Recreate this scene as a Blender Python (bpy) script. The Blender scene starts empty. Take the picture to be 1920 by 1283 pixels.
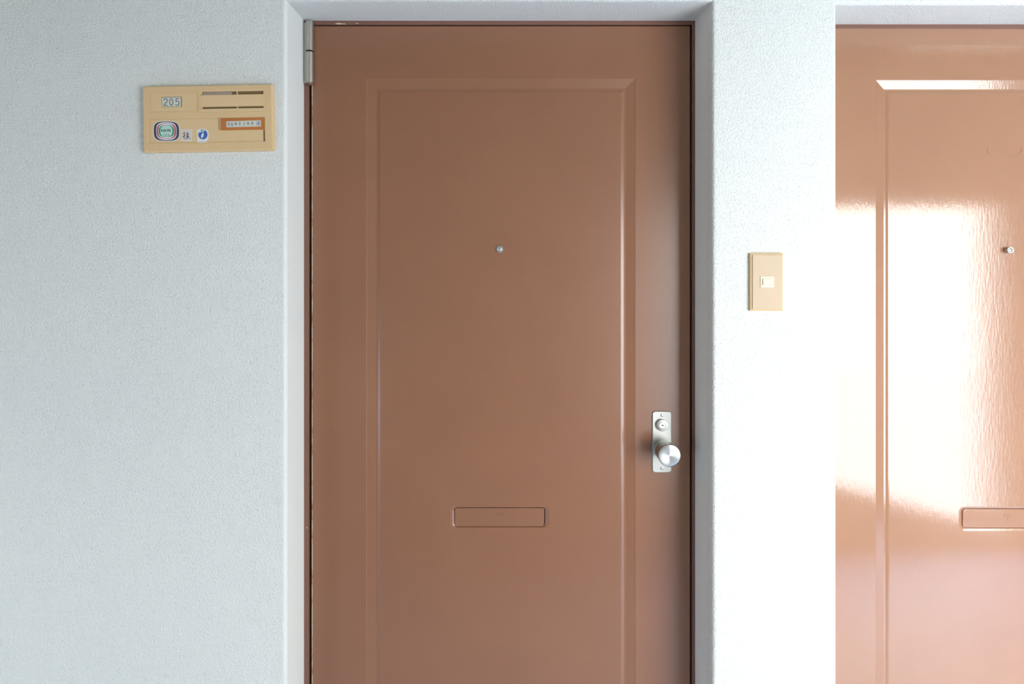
import bpy, bmesh, math, random
from mathutils import Vector, Matrix
random.seed(7)
SC = bpy.context.scene
COL = SC.collection
R = math.radians

# ------------------------------------------------------------------ camera
F, VX, VY = 1200.0, 935.0, 520.0        # focal length and straight-ahead point for a 1920x1283 frame
CAMY, EYE = -1.265, 1.34                # wall face is y=0, floor z=0
RECESS = 0.115
cam = bpy.data.cameras.new('camera')
cam.sensor_fit = 'HORIZONTAL'; cam.sensor_width = 36.0
cam.lens = 36.0 * F / 1920
cam.shift_x = (960 - VX) / 1920
cam.shift_y = -(641.5 - VY) / 1920
cam.clip_start = 0.02
co = bpy.data.objects.new('camera', cam); COL.objects.link(co)
co.location = (0, CAMY, EYE); co.rotation_euler = (R(90), 0, 0)
SC.camera = co

# ------------------------------------------------------------------ exposure, sky
SC.view_settings.view_transform = 'Standard'
SC.view_settings.look = 'None'
SC.view_settings.gamma = 1.0
SC.view_settings.use_curve_mapping = False
SC.view_settings.exposure = 0.0
SC.render.film_transparent = False

world = bpy.data.worlds.new('sky'); SC.world = world; world.use_nodes = True
wn, wl = world.node_tree.nodes, world.node_tree.links
wn.clear()
wo = wn.new('ShaderNodeOutputWorld'); bg = wn.new('ShaderNodeBackground')
tc = wn.new('ShaderNodeTexCoord'); sp = wn.new('ShaderNodeSeparateXYZ'); rp = wn.new('ShaderNodeValToRGB')
mr = wn.new('ShaderNodeMapRange')
wl.new(tc.outputs['Generated'], sp.inputs[0]); wl.new(sp.outputs['Z'], mr.inputs['Value'])
mr.inputs['From Min'].default_value = -1; mr.inputs['From Max'].default_value = 1
wl.new(mr.outputs[0], rp.inputs[0])
e = rp.color_ramp.elements
e[0].position = 0.0; e[0].color = (0.50, 0.56, 0.66, 1)
e[1].position = 1.0; e[1].color = (0.87, 1.05, 1.25, 1)
for pos, c in ((0.440, (0.72, 0.76, 0.80, 1)), (0.452, (0.94, 0.94, 0.92, 1)), (0.6, (1.0, 0.99, 0.95, 1)), (0.74, (0.91, 1.04, 1.17, 1))):
    q = e.new(pos); q.color = c
# the sky is bluer away from the sun, towards -x
mx = wn.new('ShaderNodeMix'); mx.data_type = 'RGBA'; mx.blend_type = 'MULTIPLY'; mx.inputs['Factor'].default_value = 1
tint = wn.new('ShaderNodeValToRGB'); mt_ = wn.new('ShaderNodeMapRange')
mt_.inputs['From Min'].default_value = -1; mt_.inputs['From Max'].default_value = 1
wl.new(sp.outputs['X'], mt_.inputs['Value']); wl.new(mt_.outputs[0], tint.inputs[0])
tint.color_ramp.elements[0].position = 0.15; tint.color_ramp.elements[0].color = (0.56, 0.76, 1.08, 1)
tint.color_ramp.elements[1].position = 0.55; tint.color_ramp.elements[1].color = (1, 1, 1, 1)
wl.new(rp.outputs[0], mx.inputs[6]); wl.new(tint.outputs[0], mx.inputs[7])
wl.new(mx.outputs[2], bg.inputs['Color']); bg.inputs['Strength'].default_value = 12.0
wl.new(bg.outputs[0], wo.inputs[0])

# portals mark the openings the sky light comes in by
def portal(name, loc, rot, sx, sy):
    l = bpy.data.lights.new(name, 'AREA'); l.shape = 'RECTANGLE'; l.size = sx; l.size_y = sy
    l.cycles.is_portal = True
    o = bpy.data.objects.new(name, l); COL.objects.link(o); o.location = loc; o.rotation_euler = rot
    return o
BACKY = -1.685
OPX0, OPX1, OPZ1 = 0.93, 2.50, 1.70      # opening in the wall opposite the doors
portal('sky_opening_right', ((OPX0+OPX1)/2, BACKY-0.16, 0.9), (R(90), 0, 0), OPX1-OPX0, 1.7)
LEFTX = -2.3
LW = (-1.98, -1.36, 0.28, 0.92)            # unseen opening added to fill the left wall with light: x0, x1, z0, z1
portal('fill_opening_left', ((LW[0]+LW[1])/2, BACKY-0.16, (LW[2]+LW[3])/2), (R(90), 0, 0), LW[1]-LW[0], LW[3]-LW[2])

# ------------------------------------------------------------------ helpers
def P(px, py, Y):
    """metric position, on the plane y=Y, of a measured point of the photograph"""
    d = Y - CAMY
    return Vector(((px - VX) / F * d, Y, EYE - (py - VY) / F * d))

def link(name, bm, mat, parent=None, smooth=None, recalc=False):
    if recalc: bmesh.ops.recalc_face_normals(bm, faces=bm.faces)
    me = bpy.data.meshes.new(name); bm.to_mesh(me); bm.free()
    for m in (mat if isinstance(mat, (list, tuple)) else [mat]): me.materials.append(m)
    if smooth:
        me.shade_smooth(); me.set_sharp_from_angle(angle=R(smooth))
    o = bpy.data.objects.new(name, me); COL.objects.link(o)
    if parent: o.parent = parent
    return o

def tag(o, label=None, cat=None, kind=None, group=None):
    if label: o['label'] = label
    if cat: o['category'] = cat
    if kind: o['kind'] = kind
    if group: o['group'] = group
    return o

def empty(name, loc, rot=(0, 0, 0)):
    o = bpy.data.objects.new(name, None); COL.objects.link(o); o.location = loc; o.rotation_euler = rot
    o.empty_display_size = 0.05
    return o

def box(bm, x0, x1, y0, y1, z0, z1, bev=0):
    vs = [bm.verts.new((x, y, z)) for x in (x0, x1) for y in (y0, y1) for z in (z0, z1)]
    fs = [(0, 1, 3, 2), (4, 6, 7, 5), (0, 4, 5, 1), (2, 3, 7, 6), (0, 2, 6, 4), (1, 5, 7, 3)]
    ff = [bm.faces.new([vs[i] for i in f]) for f in fs]
    if bev:
        ed = {e for f in ff for e in f.edges}
        bmesh.ops.bevel(bm, geom=list(ed), offset=bev, segments=2, affect='EDGES', profile=0.5)

def rrect(cx, cz, w, h, r, n=6):
    """points of a rounded rectangle, counter-clockwise seen from the front (-y)"""
    if r <= 0: return [(cx-w/2, cz-h/2), (cx+w/2, cz-h/2), (cx+w/2, cz+h/2), (cx-w/2, cz+h/2)]
    pts = []
    for (sx, sz, a0) in ((1, -1, -90), (1, 1, 0), (-1, 1, 90), (-1, -1, 180)):
        for k in range(n+1):
            a = R(a0 + 90*k/n)
            pts.append((cx + sx*(w/2-r) + r*math.cos(a), cz + sz*(h/2-r) + r*math.sin(a)))
    return pts

def loop(bm, pts, y): return [bm.verts.new((x, y, z)) for x, z in pts]

def bridge(bm, a, b):
    n = len(a)
    for i in range(n):
        bm.faces.new((a[i], a[(i+1) % n], b[(i+1) % n], b[i]))

def plate(bm, pf, y_back, y_front, bev=0.0, hole=None):
    """solid plate; pf(inset) gives its outline"""
    a = loop(bm, pf(0), y_back)
    if bev:
        b = loop(bm, pf(0), y_front + bev); bridge(bm, a, b)
        c = loop(bm, pf(bev*0.3), y_front + bev*0.3); bridge(bm, b, c)
        d = loop(bm, pf(bev), y_front); bridge(bm, c, d)
    else:
        d = loop(bm, pf(0), y_front); bridge(bm, a, d)
    bm.faces.new(d)
    bm.faces.new(list(reversed(a)))

def rr(bm, cx, cz, w, h, r, yb, yf, bev=0.0):
    plate(bm, lambda i: rrect(cx, cz, w-2*i, h-2*i, max(r-i, 0.00005) if r > 0 else 0), yb, yf, bev)

def fill_holes(bm, outer, holes):
    """flat face between an outer loop of verts and hole loops of verts, facing -y"""
    es = []
    for lp in [outer] + holes:
        for i in range(len(lp)):
            v, w = lp[i], lp[(i+1) % len(lp)]
            es.append(bm.edges.get((v, w)) or bm.edges.new((v, w)))
    g = bmesh.ops.triangle_fill(bm, use_beauty=True, use_dissolve=False, edges=es, normal=(0, -1, 0))
    for f in g['geom']:
        if isinstance(f, bmesh.types.BMFace):
            f.normal_update()
            if f.normal.y > 0: f.normal_flip()

def lathe(bm, prof, cx, cz, n=48, axis_y=True):
    """prof: list of (radius, y); revolved about the y axis through (cx, cz)"""
    rings = []
    for r, y in prof:
        if r < 1e-6: rings.append([bm.verts.new((cx, y, cz))])
        else: rings.append([bm.verts.new((cx + r*math.cos(2*math.pi*k/n), y, cz + r*math.sin(2*math.pi*k/n))) for k in range(n)])
    for a, b in zip(rings, rings[1:]):
        if len(a) == 1 and len(b) == 1: continue
        for k in range(n):
            k2 = (k+1) % n
            if len(a) == 1: bm.faces.new((a[0], b[k2], b[k]))
            elif len(b) == 1: bm.faces.new((a[k], a[k2], b[0]))
            else: bm.faces.new((a[k], a[k2], b[k2], b[k]))

def lathe_z(bm, prof, cx, cy, n=32):
    rings = []
    for r, z in prof:
        if r < 1e-6: rings.append([bm.verts.new((cx, cy, z))])
        else: rings.append([bm.verts.new((cx + r*math.cos(2*math.pi*k/n), cy + r*math.sin(2*math.pi*k/n), z)) for k in range(n)])
    for a, b in zip(rings, rings[1:]):
        for k in range(n):
            k2 = (k+1) % n
            if len(a) == 1: bm.faces.new((a[0], b[k2], b[k]))
            elif len(b) == 1: bm.faces.new((a[k], a[k2], b[0]))
            else: bm.faces.new((a[k], a[k2], b[k2], b[k]))

def stroke(bm, pts, w, y0, y1, closed=False):
    """a painted or raised line: mitred ribbon of width w through (x, z) points"""
    n = len(pts)
    L, Rr = [], []
    for i in range(n):
        p = Vector(pts[i])
        a = Vector(pts[i-1]) if (i > 0 or closed) else None
        b = Vector(pts[(i+1) % n]) if (i < n-1 or closed) else None
        da = (p-a).normalized() if a is not None and (p-a).length > 1e-9 else None
        db = (b-p).normalized() if b is not None and (b-p).length > 1e-9 else None
        if da is None: da = db
        if db is None: db = da
        t = (da+db)
        t = t.normalized() if t.length > 1e-6 else da
        nn = Vector((-t.y, t.x)); k = min(1.6, 1/max(0.4, nn.dot(Vector((-da.y, da.x)))))
        L.append(p + nn*w/2*k); Rr.append(p - nn*w/2*k)
    lf = [bm.verts.new((v.x, y1, v.y)) for v in L]; rf = [bm.verts.new((v.x, y1, v.y)) for v in Rr]
    lb = [bm.verts.new((v.x, y0, v.y)) for v in L]; rb = [bm.verts.new((v.x, y0, v.y)) for v in Rr]
    rng = range(n) if closed else range(n-1)
    for i in rng:
        j = (i+1) % n
        bm.faces.new((rf[i], rf[j], lf[j], lf[i]))
        bm.faces.new((lf[i], lf[j], lb[j], lb[i]))
        bm.faces.new((rb[i], rb[j], rf[j], rf[i]))
    if not closed:
        bm.faces.new((lf[0], lb[0], rb[0], rf[0])); bm.faces.new((rf[-1], rb[-1], lb[-1], lf[-1]))

def text_mesh(name, s, size, cx, cz, y, mat, parent, sx=1.0, thick=0.0001, spacing=1.0):
    cu = bpy.data.curves.new(name, 'FONT'); cu.body = s; cu.size = size
    cu.align_x = 'CENTER'; cu.align_y = 'CENTER'; cu.extrude = thick/2; cu.space_character = spacing
    tmp = bpy.data.objects.new(name+'_tmp', cu); COL.objects.link(tmp)
    dg = bpy.context.evaluated_depsgraph_get(); dg.update()
    me = bpy.data.meshes.new_from_object(tmp.evaluated_get(dg))
    bpy.data.objects.remove(tmp)
    me.transform(Matrix(((sx, 0, 0, cx), (0, 0, -1, y), (0, 1, 0, cz), (0, 0, 0, 1))))
    me.name = name
    me.materials.clear(); me.materials.append(mat)
    o = bpy.data.objects.new(name, me); COL.objects.link(o); o.parent = parent
    return o

# ------------------------------------------------------------------ materials
def srgb(r, g, b):
    f = lambda c: (c/255/12.92) if c/255 <= 0.04045 else ((c/255+0.055)/1.055)**2.4
    return (f(r), f(g), f(b), 1)

class M:
    def __init__(s, name, base=(0.8, 0.8, 0.8, 1), rough=0.5, metal=0.0, ior=1.5, coat=0.0):
        s.m = bpy.data.materials.new(name); s.m.use_nodes = True
        s.n, s.l = s.m.node_tree.nodes, s.m.node_tree.links
        s.b = s.n['Principled BSDF']
        s.b.inputs['Base Color'].default_value = base
        s.b.inputs['Roughness'].default_value = rough
        s.b.inputs['Metallic'].default_value = metal
        s.b.inputs['IOR'].default_value = ior
        if coat:
            s.b.inputs['Coat Weight'].default_value = coat
        s.geo = None
    def pos(s, scale=(1, 1, 1)):
        if not s.geo: s.geo = s.n.new('ShaderNodeNewGeometry')
        mp = s.n.new('ShaderNodeVectorMath'); mp.operation = 'MULTIPLY'; mp.inputs[1].default_value = scale
        s.l.new(s.geo.outputs['Position'], mp.inputs[0]); return mp.outputs[0]
    def noise(s, scale, detail=2, rough=0.5, vec=None):
        t = s.n.new('ShaderNodeTexNoise'); t.inputs['Scale'].default_value = scale
        t.inputs['Detail'].default_value = detail; t.inputs['Roughness'].default_value = rough
        s.l.new(vec if vec is not None else s.pos(), t.inputs['Vector']); return t.outputs['Fac']
    def voro(s, scale, out='Distance', vec=None, rand=1.0):
        t = s.n.new('ShaderNodeTexVoronoi'); t.inputs['Scale'].default_value = scale
        t.inputs['Randomness'].default_value = rand
        s.l.new(vec if vec is not None else s.pos(), t.inputs['Vector']); return t.outputs[out]
    def rng(s, v, a, b, c=0.0, d=1.0):
        t = s.n.new('ShaderNodeMapRange'); s.l.new(v, t.inputs['Value'])
        for k, x in zip(('From Min', 'From Max', 'To Min', 'To Max'), (a, b, c, d)): t.inputs[k].default_value = x
        return t.outputs[0]
    def math(s, op, a, b):
        t = s.n.new('ShaderNodeMath'); t.operation = op
        for i, x in enumerate((a, b)):
            if isinstance(x, (int, float)): t.inputs[i].default_value = x
            else: s.l.new(x, t.inputs[i])
        return t.outputs[0]
    def mix(s, fac, a, b):
        t = s.n.new('ShaderNodeMix'); t.data_type = 'RGBA'
        s.l.new(fac, t.inputs['Factor']) if not isinstance(fac, float) else None
        for k, x in ((6, a), (7, b)):
            if isinstance(x, tuple): t.inputs[k].default_value = x
            else: s.l.new(x, t.inputs[k])
        return t.outputs[2]
    def color(s, v): s.l.new(v, s.b.inputs['Base Color'])
    def bump(s, h, strength, dist, prev=None):
        t = s.n.new('ShaderNodeBump'); t.inputs['Strength'].default_value = strength
        t.inputs['Distance'].default_value = dist
        s.l.new(h, t.inputs['Height'])
        if prev is not None: s.l.new(prev, t.inputs['Normal'])
        s.l.new(t.outputs[0], s.b.inputs['Normal']); return t.outputs[0]

# sprayed white stucco: fine grains, sparse grey pits, smoother deep inside the door recess
def stucco():
    m = M('stucco', rough=0.9)
    m.b.inputs['Specular IOR Level'].default_value = 0.25
    big = m.noise(3.0, 3)
    col = m.mix(big, srgb(228, 231, 228), srgb(236, 237, 231))
    pits = m.rng(m.voro(150), 0.05, 0.15, 1.0, 0.0)
    some = m.rng(m.noise(43, 2), 0.50, 0.58)
    pit = m.math('MULTIPLY', pits, some)
    col = m.mix(m.math('MULTIPLY', pit, 0.4), col, srgb(140, 138, 134))
    m.color(col)
    grain = m.noise(400, 3, 0.62)
    blobs = m.rng(m.voro(280), 0.0, 0.6, 1.0, 0.0)
    h = m.math('ADD', grain, m.math('MULTIPLY', blobs, 0.55))
    h = m.math('SUBTRACT', h, m.math('MULTIPLY', pit, 0.45))
    # trowelled band: between y = 0.04 and the frame on the vertical jambs only
    s = m.n.new('ShaderNodeSeparateXYZ'); m.l.new(m.pos(), s.inputs[0])
    nx = m.n.new('ShaderNodeSeparateXYZ'); m.l.new(m.geo.outputs['True Normal'], nx.inputs[0])
    side = m.rng(m.math('ABSOLUTE', nx.outputs['X'], 0), 0.8, 0.95)
    deep = m.rng(m.math('ADD', s.outputs['Y'], m.math('MULTIPLY', m.noise(60), 0.02)), 0.040, 0.052)
    left = m.math('MULTIPLY', m.rng(nx.outputs['X'], 0.12, 0.45), m.rng(s.outputs['X'], -0.3, -0.35))
    smooth = m.math('MAXIMUM', m.math('MULTIPLY', side, deep), left)
    amp = m.math('SUBTRACT', 1.0, m.math('MULTIPLY', smooth, 0.93))
    h = m.math('MULTIPLY', h, amp)
    m.bump(h, 1.0, 0.0017)
    return m.m

def paint(name, col, rough, streak, spec=0.5):
    m = M(name, base=col, rough=rough, ior=1.5)
    m.b.inputs['Specular IOR Level'].default_value = spec
    c = m.mix(m.rng(m.noise(6, 3), 0.3, 0.7), tuple(x*0.97 for x in col[:3])+(1,), tuple(min(1, x*1.03) for x in col[:3])+(1,))
    m.color(c)
    v = m.pos((1, 1, 0.22))
    n1 = m.noise(260, 2, 0.5, v)
    b = m.bump(n1, 1.0, 0.00010*streak)
    n2 = m.noise(9, 2)
    b = m.bump(n2, 1.0, 0.00015*streak, b)
    n3 = m.noise(420, 1)
    m.bump(n3, 1.0, 0.00003*streak, b)
    return m.m

def steel(name, base, rough, aniso=0.0, radial=False, scale=(1, 1, 1)):
    m = M(name, base=base, rough=rough, metal=1.0)
    if aniso:
        m.b.inputs['Anisotropic'].default_value = aniso; m.b.inputs['Anisotropic Rotation'].default_value = 0.25
        t = m.n.new('ShaderNodeTangent'); t.direction_type = 'RADIAL'; t.axis = 'Y' if radial else 'X'
        m.l.new(t.outputs[0], m.b.inputs['Tangent'])
    n = m.noise(300, 2, 0.5, m.pos(scale)); m.bump(n, 0.35, 0.0001)
    return m.m

def plastic(name, col, rough=0.45, var=0.03):
    m = M(name, base=col, rough=rough)
    m.color(m.mix(m.noise(25, 3), tuple(x*(1-var) for x in col[:3])+(1,), tuple(min(1, x*(1+var)) for x in col[:3])+(1,)))
    m.bump(m.noise(500, 1), 0.2, 0.0001)
    return m.m

MAT = dict(
    stucco=stucco(),
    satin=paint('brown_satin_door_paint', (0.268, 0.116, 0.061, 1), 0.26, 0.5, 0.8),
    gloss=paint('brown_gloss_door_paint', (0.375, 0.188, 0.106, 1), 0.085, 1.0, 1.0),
    frame=paint('brown_frame_paint', (0.21, 0.098, 0.068, 1), 0.35, 0.5),
    hinge=steel('dull_hinge_steel', (0.52, 0.50, 0.45, 1), 0.42),
    knobface=steel('turned_knob_face', (0.50, 0.52, 0.52, 1), 0.30, 0.9, True),
    knob=steel('satin_knob_steel', (0.50, 0.50, 0.48, 1), 0.33),
    escut=steel('brushed_plate_steel', (0.46, 0.47, 0.45, 1), 0.45, scale=(1, 1, 0.05)),
    dark=plastic('dark_keyway', (0.02, 0.018, 0.015, 1), 0.5),
    gapblack=plastic('gap_black', (0.012, 0.010, 0.009, 1), 0.8),  # near-black for the shaded door gap and the hinge seam
    glass=M('peephole_lens', (0.55, 0.55, 0.56, 1), 0.05, 0.6).m,
    cream=plastic('cream_plastic', srgb(226, 194, 146), 0.5),
    cream2=plastic('cream_plastic_insert', srgb(228, 197, 150), 0.5),
    creamshade=plastic('cream_plastic_shaded', srgb(120, 98, 66), 0.7),  # cream plastic darkened to paint the shade inside slots
    orange=plastic('orange_card', srgb(196, 120, 58), 0.6),
    oldlabel=plastic('faded_label', srgb(168, 150, 142), 0.7, 0.2),
    tan=plastic('tan_plastic', srgb(196, 160, 116), 0.6),
    paper=plastic('off_white_label', srgb(214, 214, 200), 0.6),
    whitep=plastic('white_sticker', srgb(232, 232, 232), 0.5),
    pink=plastic('pale_sticker', srgb(226, 214, 205), 0.6),
    ink=plastic('black_ink', srgb(44, 48, 50), 0.6),
    greyink=plastic('grey_ink', srgb(112, 122, 130), 0.6),
    blueink=plastic('blue_ink', srgb(92, 104, 168), 0.6),
    navy=plastic('navy_print', srgb(62, 68, 92), 0.5),
    red=plastic('red_print', srgb(190, 92, 98), 0.5),
    green=plastic('green_print', srgb(60, 150, 105), 0.5),
    mint=plastic('mint_print', srgb(192, 226, 214), 0.5),
    blue=plastic('blue_print', srgb(66, 104, 178), 0.5),
    bell=plastic('beige_bell_plate', srgb(200, 175, 146), 0.5),
    bellrim=plastic('yellowed_bell_rim', srgb(210, 180, 130), 0.5),
    bellbtn=plastic('ivory_button', srgb(218, 208, 180), 0.4),
    chip=plastic('bare_primer', srgb(214, 200, 168), 0.7),
    concrete=plastic('corridor_floor_coating', srgb(203, 216, 238), 0.4, 0.05),
    ceiling=plastic('ceiling_paint', srgb(182, 180, 170), 0.9),
    backwall=plastic('opposite_wall_paint', srgb(238, 229, 210), 0.9),
)

# worn edge: cream primer showing through brown paint along the hinge side
m = M('worn_door_edge', rough=0.5)
v = m.pos((1, 1, 0.35))
m.color(m.mix(m.rng(m.noise(120, 3, 0.7, v), 0.38, 0.52), (0.36, 0.150, 0.085, 1), srgb(205, 190, 160)))
MAT['edge'] = m.m

# ------------------------------------------------------------------ wall with two door recesses
O1L, O1R, O1T = -0.4192, 0.4230, P(0, 37, RECESS).z       # first recess
O2L, O2R, O2T = 0.6690, 1.5300, P(0, 44, RECESS).z        # neighbouring recess
XL, XR, ZT = LEFTX, 3.3, 2.42
bm = bmesh.new()
def recess(l, r, t, drop):
    return [(l, 0), (l, t), (r, t), (r, 0)]
out = [(XL, 0), *recess(O1L, O1R, O1T, 0), *recess(O2L, O2R, O2T, 0), (XR, 0), (XR, ZT), (XL, ZT)]
fv = [bm.verts.new((x, 0, z)) for x, z in out]
bv = [bm.verts.new((x, RECESS+0.06, z)) for x, z in out]
# the lintel soffits dip slightly towards the back
for i, (x, z) in enumerate(out):
    if abs(z-O1T) < 1e-6: fv[i].co.z = P(0, 1, 0).z
    if abs(z-O2T) < 1e-6: fv[i].co.z = P(0, 8, 0).z
bm.faces.new(fv)
n = len(out)
bev = []
for i in range(n):
    j = (i+1) % n
    f = bm.faces.new((fv[j], fv[i], bv[i], bv[j]))
    if 1 <= i <= 3 or 5 <= i <= 7: bev.append(bm.edges.get((fv[i], fv[j])))
bm.faces.new(list(reversed(bv)))
bmesh.ops.recalc_face_normals(bm, faces=bm.faces)
bmesh.ops.bevel(bm, geom=bev, offset=0.009, segments=6, affect='EDGES', profile=0.5)
wall = link('wall_front', bm, MAT['stucco'], smooth=35, recalc=True)
tag(wall, 'white textured stucco wall with two recessed doorways', 'wall', 'structure')

# rest of the landing, behind the camera and seen in the gloss of the doors
def slab(name, x0, x1, y0, y1, z0, z1, mat, label, cat):
    bm = bmesh.new(); box(bm, x0, x1, y0, y1, z0, z1); o = link(name, bm, mat); tag(o, label, cat, 'structure'); return o
slab('floor', XL-0.3, XR, BACKY-0.3, RECESS+0.3, -0.12, 0, MAT['concrete'], 'grey coated concrete floor of the landing', 'floor')
slab('ceiling', XL-0.3, XR, BACKY-0.3, RECESS+0.3, ZT, ZT+0.12, MAT['ceiling'], 'white painted ceiling of the landing', 'ceiling')
slab('wall_right', XR, XR+0.12, BACKY-0.3, RECESS+0.3, -0.12, ZT+0.12, MAT['backwall'], 'white end wall right of the doors', 'wall')
slab('seal_behind_doors', XL, XR, RECESS+0.18, RECESS+0.3, 0, ZT, MAT['backwall'], 'added slab sealing out sky light behind the two closed doors', 'wall')  # unseen slab, added only to keep sky light out of the door gaps
# opposite wall with an open stair window; its sill slopes down to the right like the stair
bm = bmesh.new()
o_ = [(XL, 0), (XR, 0), (XR, ZT), (XL, ZT)]
h_ = [(OPX0, 0.42), (1.66, 0.30), (OPX1, 0.06), (OPX1, OPZ1), (OPX0, OPZ1)]
h2 = [(LW[0], LW[2]), (LW[1], LW[2]), (LW[1], LW[3]), (LW[0], LW[3])]  # outline of the added fill opening on the left
for y, nm in ((BACKY, 1), (BACKY-0.15, -1)):
    a = [bm.verts.new((x, y, z)) for x, z in o_]; b = [bm.verts.new((x, y, z)) for x, z in h_]; c = [bm.verts.new((x, y, z)) for x, z in h2]
    fill_holes(bm, a, [b, c])
    if nm == 1: A, B, C_ = a, b, c
    else:
        bridge(bm, A, a); bridge(bm, B, b); bridge(bm, C_, c)
o = link('wall_back', bm, MAT['backwall'], recalc=True)
tag(o, 'white wall across the landing with an open stair window and an added fill opening', 'wall', 'structure')
slab('wall_left', XL-0.12, XL, BACKY-0.15, 0.3, 0, ZT, MAT['backwall'], 'white left end wall of the landing', 'wall')

bm = bmesh.new(); box(bm, 1.80, 2.36, -1.385, -1.245, ZT-0.045, ZT, 0.004)
lamp = link('ceiling_lamp', bm, MAT['backwall']); tag(lamp, 'flat ceiling lamp above the stair window', 'lamp')
lm = M('lamp_diffuser', (0.9, 0.9, 0.86, 1), 0.4); lm.b.inputs['Emission Color'].default_value = (1, 0.96, 0.86, 1); lm.b.inputs['Emission Strength'].default_value = 1.0
bm = bmesh.new(); box(bm, 1.815, 2.345, -1.37, -1.26, ZT-0.056, ZT-0.045, 0.003); link('diffuser', bm, lm.m, lamp)

# ------------------------------------------------------------------ steel door frames
def door_frame(name, l, r, t, fw_l, label):
    bm = bmesh.new()
    y0, y1 = RECESS-0.002, RECESS+0.058
    for (x0, x1, z0, z1) in ((l-0.004, l+fw_l, 0.0, t+0.004), (r-0.0065, r+0.004, 0.0, t+0.004), (l+fw_l, r-0.0065, t-0.0115, t+0.004)):
        box(bm, x0, x1, y0, y1, z0, z1, 0.0006)
    o = link(name, bm, MAT['frame'])
    tag(o, label, 'door frame', 'structure')
    bm = bmesh.new()                                    # frame stop coloured near-black to paint the shade in the gap
    for (x0, x1, z0, z1) in ((l+fw_l-0.001, l+fw_l+0.02, 0.0, t-0.0105), (r-0.025, r-0.0055, 0.0, t-0.0105), (l+fw_l, r-0.0065, t-0.03, t-0.0105)):
        box(bm, x0, x1, RECESS+0.045, RECESS+0.056, z0, z1)
    link('dark_gap_stop', bm, MAT['gapblack'], o)
    return o
f1 = door_frame('trim_1', O1L, O1R, O1T, 0.0105, 'brown steel frame around the middle door')
f2 = door_frame('trim_2', O2L, O2R, O2T-0.0005, 0.0105, 'brown steel frame around the glossy right door')

def blob(bm, cx, cz, w, h, y0, y1, n=14, jag=0.35, seed=1):
    rnd = random.Random(seed)
    pts = [(cx + math.cos(2*math.pi*k/n)*w/2*(1-jag*rnd.random()), cz + math.sin(2*math.pi*k/n)*h/2*(1-jag*rnd.random())) for k in range(n)]
    a = loop(bm, pts, y0); b = loop(bm, pts, y1); bridge(bm, a, b); bm.faces.new(b)

for (px, py, w, h, sd) in ((635, 45.2, 17, 3.6, 3), (645, 45.6, 10, 2.4, 11), (670, 44.5, 8, 1.7, 5), (576, 989, 2.5, 3.5, 8)):
    p = P(px, py, RECESS); bm = bmesh.new()
    blob(bm, p.x, p.z, w*1.15e-3, h*1.15e-3, RECESS-0.0019, RECESS-0.0024, n=22, jag=0.5, seed=sd)
    o = link('paint_chip', bm, MAT['chip'], f1); tag(o, 'cream paint chip on the brown frame')

# ------------------------------------------------------------------ doors
PX = 1.15e-3                     # metres per photo pixel on the door plane
def DX(px): return (px - VX)*PX
def DZ(py): return EYE - (py - VY)*PX

def make_door(name, ox, oz, mat, label, left=586.0, hinge_side=True):
    root = empty(name, (ox, RECESS, oz))
    tag(root, label, 'door', 'structure')
    def sub(px, py): return DX(px), DZ(py)              # local x, z ; local y: 0 = face, negative = outwards
    x0, x1 = DX(left), DX(1294.2); z0, z1 = 0.006, DZ(48.6)
    bm = bmesh.new()
    def rect(xa, xb, za, zb, y): return [bm.verts.new(v) for v in ((xa, y, za), (xb, y, za), (xb, y, zb), (xa, y, zb))]
    back = rect(x0, x1, z0, z1, 0.038)
    l0 = rect(x0, x1, z0, z1, 0.0012); l1 = rect(x0+0.0012, x1-0.0012, z0+0.0012, z1-0.0012, 0.0)
    bm.faces.new(list(reversed(back))); bridge(bm, back, l0); bridge(bm, l0, l1)
    pxa, pxb, pza, pzb = DX(687), DX(1191), 0.23, DZ(147.5)
    prev = l1
    for ins, dep in ((0, 0), (0.0007, 0.0006), (0.0014, 0.0008), (0.0195, 0.0040), (0.0235, 0.0041), (0.0246, 0.0037), (0.0282, 0.0026), (0.0305, 0.0023)):
        cur = rect(pxa+ins, pxb-ins, pza+ins, pzb-ins, dep); bridge(bm, prev, cur); prev = cur
    PD = 0.0023
    # mail slot: a shallow pressed dish with a flap in it
    sx, sz = sub(937, 971.5)
    sw, sh, sr = 178*PX, 37.5*PX, 8*PX
    def lp(ix, iz, y): return loop(bm, rrect(sx, sz, sw-2*ix, sh-2*iz, sr-(ix+iz)*0.3), y)
    h0 = lp(-0.0045, -0.0045, PD)
    fill_holes(bm, prev, [h0])
    pr = h0
    for ix, iz, dep in ((-0.0003, -0.0003, PD+0.0008), (0.0044, 0.0010, PD+0.0034), (0.0047, 0.0013, PD+0.014)):
        c = lp(ix, iz, dep); bridge(bm, pr, c); pr = c
    bm.faces.new(pr)
    link('door_leaf', bm, mat, root)
    # flap
    bm = bmesh.new()
    rr(bm, 0, 0, sw-0.0116, sh-0.0028, sr-0.0035, 0.006, -0.0008, 0.0006)
    fl = link('mail_flap', bm, mat, root)
    fl.location = (sx-0.0006, PD+0.0022, sz); fl.rotation_euler = (R(1.6), 0, 0)
    bm = bmesh.new(); yy = -0.0008
    for (xa, za, xb, zb) in ((-0.0085, 0.0085, 0.0085, 0.0085), (-0.0085, 0.0045, 0.0085, 0.0045), (0, 0.0034, 0, -0.0045)):
        stroke(bm, [(0.001+xa, za), (0.001+xb, zb)], 0.0016, yy+0.0002, yy-0.0006)
    mk = tag(link('postal_mark', bm, mat, fl), 'embossed postal mark on the mail flap')
    return root, fl

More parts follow.
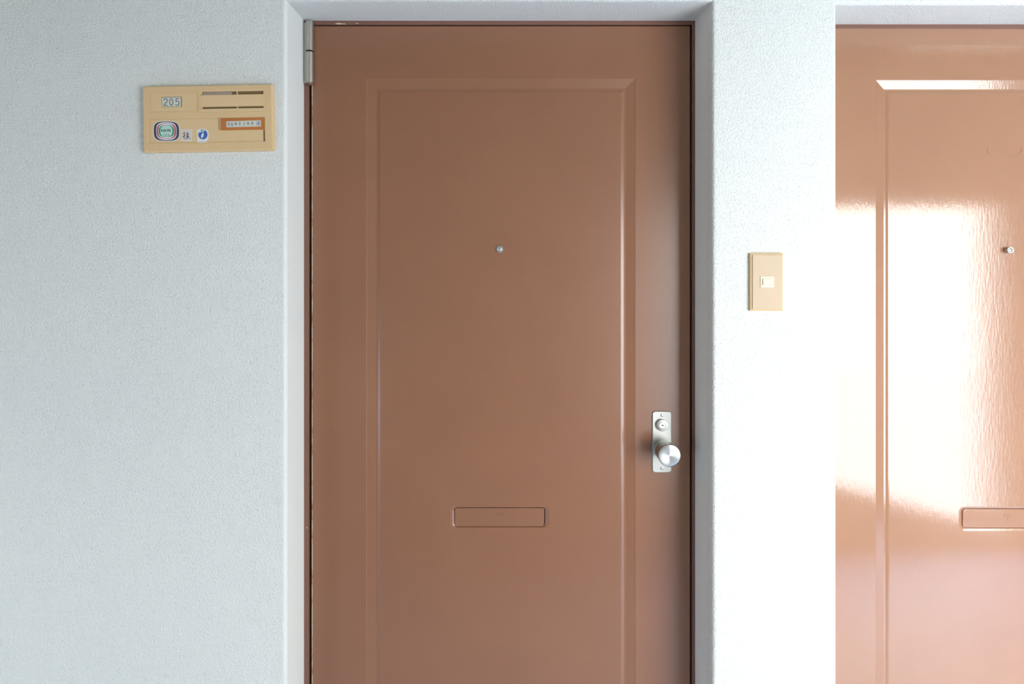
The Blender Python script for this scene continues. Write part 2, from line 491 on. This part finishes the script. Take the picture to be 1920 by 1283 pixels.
d1, flap1 = make_door('door_1', 0, 0, MAT['satin'], 'satin brown steel door with round knob, middle of the picture')
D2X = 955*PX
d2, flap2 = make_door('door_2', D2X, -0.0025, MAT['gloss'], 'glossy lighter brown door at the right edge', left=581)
YF = RECESS

# worn hinge edge of door 1
bm = bmesh.new(); box(bm, DX(584.4), DX(586.2), 0.0003, 0.02, 0.01, DZ(160))
tag(link('worn_edge', bm, MAT['edge'], d1), 'chipped cream edge along the hinge side')

# seam on the flap of door 1
bm = bmesh.new()
stroke(bm, [(0.0172, 0.0185), (0.0172, -0.0185)], 0.0007, -0.0006, -0.0009)
tag(link('flap_seam', bm, MAT['frame'], flap1), 'thin vertical seam across the mail flap')

# hinge of door 1
def make_hinge(parent):
    p_top, p_bot = DZ(39)-0.0012, DZ(161)
    h = empty('hinge', (0, 0, 0)); h.parent = parent
    bm = bmesh.new()
    rr(bm, -0.4133, (DZ(44)+DZ(158))/2, 0.012, DZ(44)-DZ(158), 0.003, -0.0020, -0.0060, 0.0008)
    link('hinge_plate', bm, MAT['hinge'], h, smooth=30)
    cx, cy, r = -0.4045, -0.0095, 0.0084
    zt, zb, zm = P(0, 39.5, RECESS-0.0095).z-0.001, P(0, 156, RECESS-0.0095).z, P(0, 97, RECESS-0.0095).z
    for nm, a, b in (('hinge_barrel', zb, zm-0.0008), ('hinge_barrel', zm+0.0008, zt)):
        bm = bmesh.new(); lathe_z(bm, [(0, a), (r-0.0012, a), (r, a+0.0012), (r, b-0.0012), (r-0.0012, b), (0, b)], cx, cy)
        link(nm, bm, MAT['hinge'], h, smooth=40, recalc=True)
    bm = bmesh.new(); lathe_z(bm, [(0, zm-0.0011), (0.0083, zm-0.0011), (0.0083, zm+0.0011), (0, zm+0.0011)], cx, cy)
    tag(link('hinge_washer', bm, MAT['gapblack'], h, smooth=40, recalc=True), 'dark ring between the hinge barrels')
    bm = bmesh.new(); lathe_z(bm, [(0, zb-0.004), (0.0055, zb-0.004), (0.0068, zb-0.002), (0.0068, zt-0.003), (0, zt-0.003)], cx, cy)
    tag(link('hinge_pin', bm, MAT['frame'], h, smooth=40, recalc=True), 'hinge pin between the barrels')
make_hinge(d1)

# peepholes
def peephole(parent, px, py, out, lens, k=1.0):
    x, z = DX(px), DZ(py)
    o = empty('peephole', (x, 0.0023, z)); o.parent = parent
    bm = bmesh.new()
    lathe(bm, [(k*0.0082, 0.0), (k*0.0082, -out+0.001), (k*0.0074, -out), (k*0.0056, -out), (k*0.0052, -out+0.0012), (0, -out+0.0013)], 0, 0, 32)
    link('rim', bm, MAT['knob'], o, smooth=30, recalc=True)
    bm = bmesh.new()
    lathe(bm, [(k*0.0051, -out+0.0011), (k*0.0044, -out+0.0003), (k*0.0025, -out-0.0004), (0, -out-0.0006)], 0, 0, 24)
    link('lens', bm, MAT[lens], o, smooth=60, recalc=True)
peephole(d1, 937.7, 467.5, 0.0035, 'glass')
peephole(d2, 934.0, 467.3, 0.011, 'knob', 0.85)

# lock plate, cylinder and knob of door 1
def make_lock(parent, ox=0.0, full=True):
    cx, cz = DX(1240.6), DZ(828.3)
    L = empty('door_handle', (cx+ox, 0, cz)); L.parent = parent
    bm = bmesh.new(); rr(bm, 0, 0, 35.5*PX, 114*PX, 5.5*PX, 0.0, -0.0032, 0.0009)
    link('lock_plate', bm, MAT['escut'], L)
    for dz in (DZ(778.3)-cz, DZ(877.8)-cz):
        o = empty('screw', (0, -0.0032, dz)); o.parent = L
        bm = bmesh.new(); lathe(bm, [(0.0037, 0.0), (0.0036, -0.0006), (0.0026, -0.0011), (0.0013, -0.0011), (0.0010, -0.0004), (0, -0.0004)], 0, 0, 24)
        me = link('screw_head', bm, MAT['knob'], o, smooth=30, recalc=True)
    # cylinder
    kx, kz = DX(1240.0)-cx, DZ(796.2)-cz
    o = empty('lock_cylinder', (kx, -0.0032, kz)); o.parent = L
    bm = bmesh.new(); lathe(bm, [(0.0127, 0), (0.0127, -0.0052), (0.0118, -0.0064), (0.0078, -0.0070), (0.0074, -0.0060), (0.0068, -0.0066), (0, -0.0066)], 0, 0, 48)
    link('cylinder_collar', bm, MAT['knob'], o, smooth=30, recalc=True)
    bm = bmesh.new(); rr(bm, 0.0005, 0, 0.0062, 0.0015, 0, -0.006, -0.0068); rr(bm, 0.0, 0.0006, 0.0022, 0.0032, 0.0005, -0.006, -0.0068)
    link('keyway', bm, MAT['dark'], o)
    # knob
    nx, nz = DX(1240.8)-cx, DZ(839.5)-cz
    k = empty('knob', (nx, -0.0032, nz)); k.parent = L
    bm = bmesh.new()
    lathe(bm, [(0.0165, 0), (0.0165, -0.003), (0.0150, -0.0035), (0.0146, -0.013), (0.0170, -0.015), (0.0205, -0.020), (0.0215, -0.030), (0.0228, -0.052), (0.0232, -0.0575), (0.0230, -0.0595), (0.0222, -0.0605)], 0, 0, 96)
    link('knob_body', bm, MAT['knob'], k, smooth=40, recalc=True)
    bm = bmesh.new()
    lathe(bm, [(0.0222, -0.0600), (0.0219, -0.0602), (0.012, -0.0593), (0.0012, -0.0588), (0, -0.0588)], 0, 0, 96)
    link('knob_face', bm, MAT['knobface'], k, smooth=60, recalc=True)
make_lock(d1)
make_lock(d2)

# outline left by a removed plate, painted over, on the glossy door
bm = bmesh.new()
def q(px, py): return (DX(px-955), DZ(py-2.2))
stroke(bm, [q(1853, 277), q(1853.5, 284), q(1857, 288.5), q(1862, 290), q(1905, 291), q(1912, 289.5), q(1916, 285), q(1917, 277)], 0.0011, 0.0026, 0.0016)
tag(link('plate_outline', bm, MAT['gloss'], d2), 'raised outline left in the paint by a removed plate')

# ------------------------------------------------------------------ name plate
NS = 1.2530*1e-3/1.2 * 1.0             # metres per photo pixel on the face of the name plate
def N(cx, cy):
    dx, dy = (cx-957)/6.857, (cy-560)/6.857
    return dx*NS, -(dy + dx*0.0175)*NS
pc = P(250+957/6.857, 140+560/6.857, -0.012)
npl = empty('name_plate', (pc.x, -0.0002, pc.z), (0, R(-1.0), 0))
tag(npl, 'cream plastic name plate with room number 205 and stickers, left of the middle door', 'name plate')
def NR(x0, y0, x1, y1):
    """centre and size of a level rectangle measured on the plate"""
    (ax, az), (bx, bz) = N(x0, (y0+y1)/2), N(x1, (y0+y1)/2)
    cx = (ax+bx)/2; cz = N((x0+x1)/2, (y0+y1)/2)[1]
    return cx, cz, bx-ax, (y1-y0)/6.857*NS
T = -0.012
bm = bmesh.new()
cx, cz, w, h = NR(122, 135, 1792, 985)
back = loop(bm, rrect(cx, cz, w, h, 0.0018), 0.0)
e1 = loop(bm, rrect(cx, cz, w, h, 0.0018), T+0.0022)
e2 = loop(bm, rrect(cx, cz, w-0.0022, h-0.0022, 0.0015), T+0.0004)
e3 = loop(bm, rrect(cx, cz, w-0.0040, h-0.0040, 0.0010), T)
bm.faces.new(list(reversed(back))); bridge(bm, back, e1); bridge(bm, e1, e2); bridge(bm, e2, e3)
holes = []
for (x0, y0, x1, y1, dep) in ((205, 218, 832, 485, 0.0010), (862, 185, 1690, 478, 0.0040), (205, 560, 1690, 872, 0.0016)):
    c = NR(x0, y0, x1, y1)
    a = loop(bm, rrect(*c, 0.0003, 2), T); holes.append((a, c, dep))
fill_holes(bm, e3, [a for a, _, _ in holes])
for a, c, dep in holes:
    b = loop(bm, rrect(c[0], c[1], c[2]-0.0003, c[3]-0.0003, 0.0003, 2), T+dep); bridge(bm, a, b); bm.faces.new(b)
link('plate_body', bm, MAT['cream'], npl)

def npart(name, x0, y0, x1, y1, d0, d1, mat, parent=None, r=0.0, bev=0.0, label=None):
    bm = bmesh.new(); c = NR(x0, y0, x1, y1); rr(bm, *c, r, T+d0, T+d1, bev)
    o = link(name, bm, MAT[mat], parent or npl)
    if label: o['label'] = label
    return o
# number field
nf = npart('number_panel', 232, 240, 815, 468, 0.001, 0.0004, 'cream2', bev=0.0002)
nl = npart('number_label', 371, 287, 624, 415, 0.0006, 0.0001, 'ink', label='black rim of the room number label')
npart('label_paper', 375, 293, 617, 411, 0.0003, -0.0001, 'paper', nl, label='off-white room number label')
t = N(500, 353)
DG = {'2': [[(398, 330), (405, 316), (421, 310), (437, 317), (443, 332), (438, 348), (420, 366), (403, 384), (398, 395), (445, 395)]],
      '0': [[(492 + 21*math.sin(2*math.pi*k/24), 353 - 42*math.cos(2*math.pi*k/24)) for k in range(25)]],
      '5': [[(590, 311), (556, 311), (551, 347), (568, 340), (584, 346), (593, 362), (590, 382), (575, 394), (556, 392), (546, 382)]]}
for ch in '205':
    bm = bmesh.new()
    for ln in DG[ch]: stroke(bm, [N(*p) for p in ln], 0.00115, T-0.0001, T-0.0003)
    link('printed_digit', bm, MAT['ink'], nl)
# name slide: slot back coloured dark for its shade, card behind and cover with two slots
npart('slot_back', 868, 190, 1688, 474, 0.0040, 0.0036, 'creamshade', label='cream backing coloured dark for the shade in the slots')
sl = npart('slide_cover', 863, 258, 1689, 409, 0.0036, -0.0004, 'cream2', bev=0.0003, label='cream slide cover between two slots')
npart('slide_rail', 863, 186, 1689, 214, 0.0038, -0.0008, 'cream2', bev=0.0003)
npart('slide_rail', 863, 436, 1689, 477, 0.0038, -0.0008, 'cream2', bev=0.0003)
for a, b in ((863, 890), (1333, 1343), (1677, 1689)):
    npart('slide_rib', a, 212, b, 260, 0.0036, -0.0002, 'cream2'); npart('slide_rib', a, 405, b, 438, 0.0036, -0.0002, 'cream2')
npart('old_label', 900, 222, 1265, 260, 0.0036, 0.0022, 'oldlabel', label='greyish paper label seen in the upper slot')
# lower field
npart('lower_panel', 215, 572, 1660, 862, 0.0016, 0.0010, 'cream2', bev=0.0002)
npart('slit_shade', 1666, 712, 1684, 862, 0.0016, 0.0013, 'creamshade', label='dark strip painted as the shade of a slit at the end of the lower field')  # flat strip, its dark colour stands in for shade
oc = npart('orange_card', 1122, 556, 1684, 712, 0.0012, 0.0003, 'orange', bev=0.0001, label='orange card with a strip of printed digits')
npart('card_end', 1092, 560, 1122, 712, 0.0012, 0.0005, 'tan', label='brownish end of the card holder')
npart('latch_stud', 906, 895, 956, 938, 0.0002, -0.0007, 'cream2', bev=0.0002, label='small square stud on the lower rim')
# digit strip: drawn with its own slight tilt
SS = NS*100/1920                      # zoomed strip crop -> metres
def S(u, v):
    X, Y = 405+u/19.2, 210+v/19.2
    return N((X-250)*6.857, (Y-140)*6.857)
bm = bmesh.new()
pts = [S(370, 555), S(1612, 520), S(1606, 298), S(370, 340)]
a = loop(bm, pts, T+0.0003); b = loop(bm, pts, T+0.0001); bridge(bm, a, b); bm.faces.new(b)
strip = link('digit_strip', bm, MAT['paper'], oc); tag(strip, 'pale strip printed with a number between two characters')
def glyph(name, strokes, mat, parent, w, y):
    bm = bmesh.new()
    for st in strokes: stroke(bm, st, w, y, y-0.00012)
    return link(name, bm, MAT[mat], parent)
yS = T+0.0001
for ch, u, v, mt in (('6', 575, 448, 'ink'), ('4', 705, 430, 'ink'), ('8', 850, 425, 'greyink'), ('3', 1010, 425, 'greyink'), ('9', 1150, 430, 'ink'), ('0', 1300, 415, 'ink')):
    t = S(u, v); text_mesh('digit', ch, 0.0092, t[0], t[1], yS-0.0001, MAT[mt], strip, 0.9, 0.0001)
def SG(cu, cv, w, h, lines):
    return [[S(cu + x*w, cv + y*h) for x, y in ln] for ln in lines]
glyph('character', SG(455, 440, 60, 75, [
    [(0, -1), (0, 1)], [(-0.9, -0.35), (-0.25, -0.35), (-0.9, 0.7)], [(0.85, -0.6), (0.2, -0.1)], [(0.1, -0.1), (0.95, 0.7)]]), 'blueink', strip, 0.0006, yS)
glyph('character', SG(1510, 405, 68, 72, [
    [(-0.9, -0.8), (-0.65, -0.6)], [(-0.95, -0.2), (-0.65, -0.2), (-0.75, 0.6)], [(-1, 0.9), (-0.7, 0.65), (0, 0.9), (1, 0.95)],
    [(-0.35, -0.65), (0.95, -0.65)], [(0.0, -1), (0.12, -0.7)], [(0.65, -1), (0.45, -0.7)],
    [(-0.1, -0.35), (0.75, -0.35), (0.75, 0.6), (-0.1, 0.6), (-0.1, -0.35)], [(-0.1, -0.03), (0.75, -0.03)], [(-0.1, 0.28), (0.75, 0.28)]]), 'blueink', strip, 0.0006, yS)

# broadcaster's barrel-shaped sticker
def Q(u, v):
    X, Y = 265+u/13.714, 215+v/13.714
    return N((X-250)*6.857, (Y-140)*6.857)
def barrel(cu, cv, hw, hh, k=4.0, n=64):
    pts = []
    for i in range(n):
        a = -2*math.pi*i/n
        c, s = math.cos(a), math.sin(a)
        r = (abs(c)**k + abs(s)**k)**(-1/k)
        pts.append(Q(cu + hw*c*r, cv + hh*s*r))
    return list(pts)
def layer(name, pts, y0, y1, mat, parent, label=None):
    bm = bmesh.new(); a = loop(bm, pts, y0); b = loop(bm, pts, y1); bridge(bm, a, b); bm.faces.new(b)
    o = link(name, bm, MAT[mat], parent, recalc=True)
    if label: o['label'] = label
    return o
Y0 = T+0.0010
st = layer('sticker', barrel(637, 424, 342, 262, 3.2), Y0, Y0-0.0003, 'whitep', npl, 'barrel-shaped licence sticker with coloured rings')
Y1 = Y0-0.0003
for i, (hw, hh, k, mt, dv) in enumerate(((325, 246, 3.4, 'navy', 0), (264, 226, 3.1, 'whitep', 0), (250, 194, 3.1, 'red', 0), (206, 182, 3.0, 'whitep', 0), (197, 152, 3.0, 'green', 0), (156, 143, 2.8, 'mint', 0))):
    layer('colour_ring', barrel(637, 424, hw, hh, k), Y1-i*0.00006+0.00001, Y1-(i+1)*0.00006, mt, st)
t = Q(632, 412)
bm_ = text_mesh('lettering', 'NHK', 0.0078, t[0], t[1], Y1-0.00046, MAT['ink'], st, 1.12, 0.0001, 1.15)
for dx in (-0.00015, 0.00015):
    text_mesh('lettering', 'NHK', 0.0078, t[0]+dx, t[1], Y1-0.00046, MAT['ink'], st, 1.12, 0.0001, 1.15)
t = Q(640, 525)
text_mesh('lettering', '14·6', 0.0074, t[0], t[1], Y1-0.00046, MAT['greyink'], st, 1.0, 0.0001)

# sticker with one handwritten character
sk = layer('sticker', [Q(1000, 680), Q(1290, 690), Q(1305, 375), Q(1005, 372)], Y0, Y0-0.0003, 'pink', npl, 'square pale sticker with one handwritten character')
lines = [[(1105, 440), (1085, 470)], [(1045, 490), (1120, 478)], [(1120, 480), (1095, 530), (1045, 590)], [(1090, 520), (1090, 635)], [(1098, 530), (1120, 560)],
         [(1150, 478), (1170, 460), (1195, 462)], [(1140, 510), (1225, 495)], [(1180, 465), (1175, 530), (1150, 600), (1125, 632)], [(1145, 555), (1200, 545), (1215, 550)], [(1170, 545), (1205, 590), (1250, 625)], [(1215, 545), (1190, 590), (1150, 625)]]
glyph('character', [[Q(*p) for p in ln] for ln in lines], 'ink', sk, 0.00105, Y1)

# blue round sticker with a pale bird-like figure
sb = layer('sticker', [Q(1425, 725), Q(1640, 722), Q(1700, 640), Q(1722, 500), Q(1690, 400), Q(1600, 365), Q(1500, 370), Q(1425, 385)], Y0, Y0-0.0003, 'whitep', npl, 'white sticker with blue disc and pale figure')
c = Q(1572, 512)
disc = [(c[0] + 0.0090*math.cos(2*math.pi*k/40), c[1] + 0.0096*math.sin(2*math.pi*k/40)) for k in range(40)]
layer('blue_disc', disc, Y1, Y1-0.0001, 'blue', sb)
layer('pale_figure', [Q(*p) for p in ((1562, 640), (1535, 590), (1520, 555), (1545, 500), (1568, 470), (1578, 455), (1592, 470), (1596, 520), (1585, 560), (1560, 590), (1556, 615))], Y1-0.0001, Y1-0.0002, 'whitep', sb)
layer('pale_figure', [Q(*p) for p in ((1470, 430), (1500, 405), (1535, 420), (1600, 392), (1625, 405), (1600, 430), (1550, 445), (1520, 450), (1485, 470))], Y1-0.0001, Y1-0.0002, 'mint', sb)
bm = bmesh.new()
for k in range(9): stroke(bm, [Q(1455+k*24, 690-k*0.8 - (k % 2)*6), Q(1470+k*24, 684-k*0.8 + (k % 3)*4)], 0.00055, Y1, Y1-0.0001)
link('caption', bm, MAT['greyink'], sb)

# ------------------------------------------------------------------ doorbell
bx = P(1438, 529, -0.008); bs = (CAMY*-1-0.008)/F
bell = empty('doorbell', (bx.x, -0.0002, bx.z))
tag(bell, 'beige rectangular doorbell plate with small ivory push button on the pillar', 'doorbell')
bw, bh = 58.5*bs, 108.5*bs
bm = bmesh.new(); rr(bm, 0, 0, bw+0.0035, bh, 0.001, 0.0, -0.0062, 0.0014); link('back_frame', bm, MAT['bellrim'], bell)
bm = bmesh.new(); rr(bm, 0.0006, 0, bw-0.0035, bh-0.007, 0.0008, -0.0060, -0.0082, 0.0006); link('cover_plate', bm, MAT['bell'], bell)
bm = bmesh.new(); rr(bm, 0.0000, 0.0002, 25.5*bs, 21*bs, 0.0004, -0.008, -0.0094, 0.0004)
bf = link('button_frame', bm, MAT['bellbtn'], bell)
bm = bmesh.new(); rr(bm, 0.0004, 0.0004, 18.5*bs, 12.5*bs, 0.0003, -0.0090, -0.0112, 0.0006)
tag(link('push_button', bm, MAT['bellbtn'], bf), 'small raised push button')
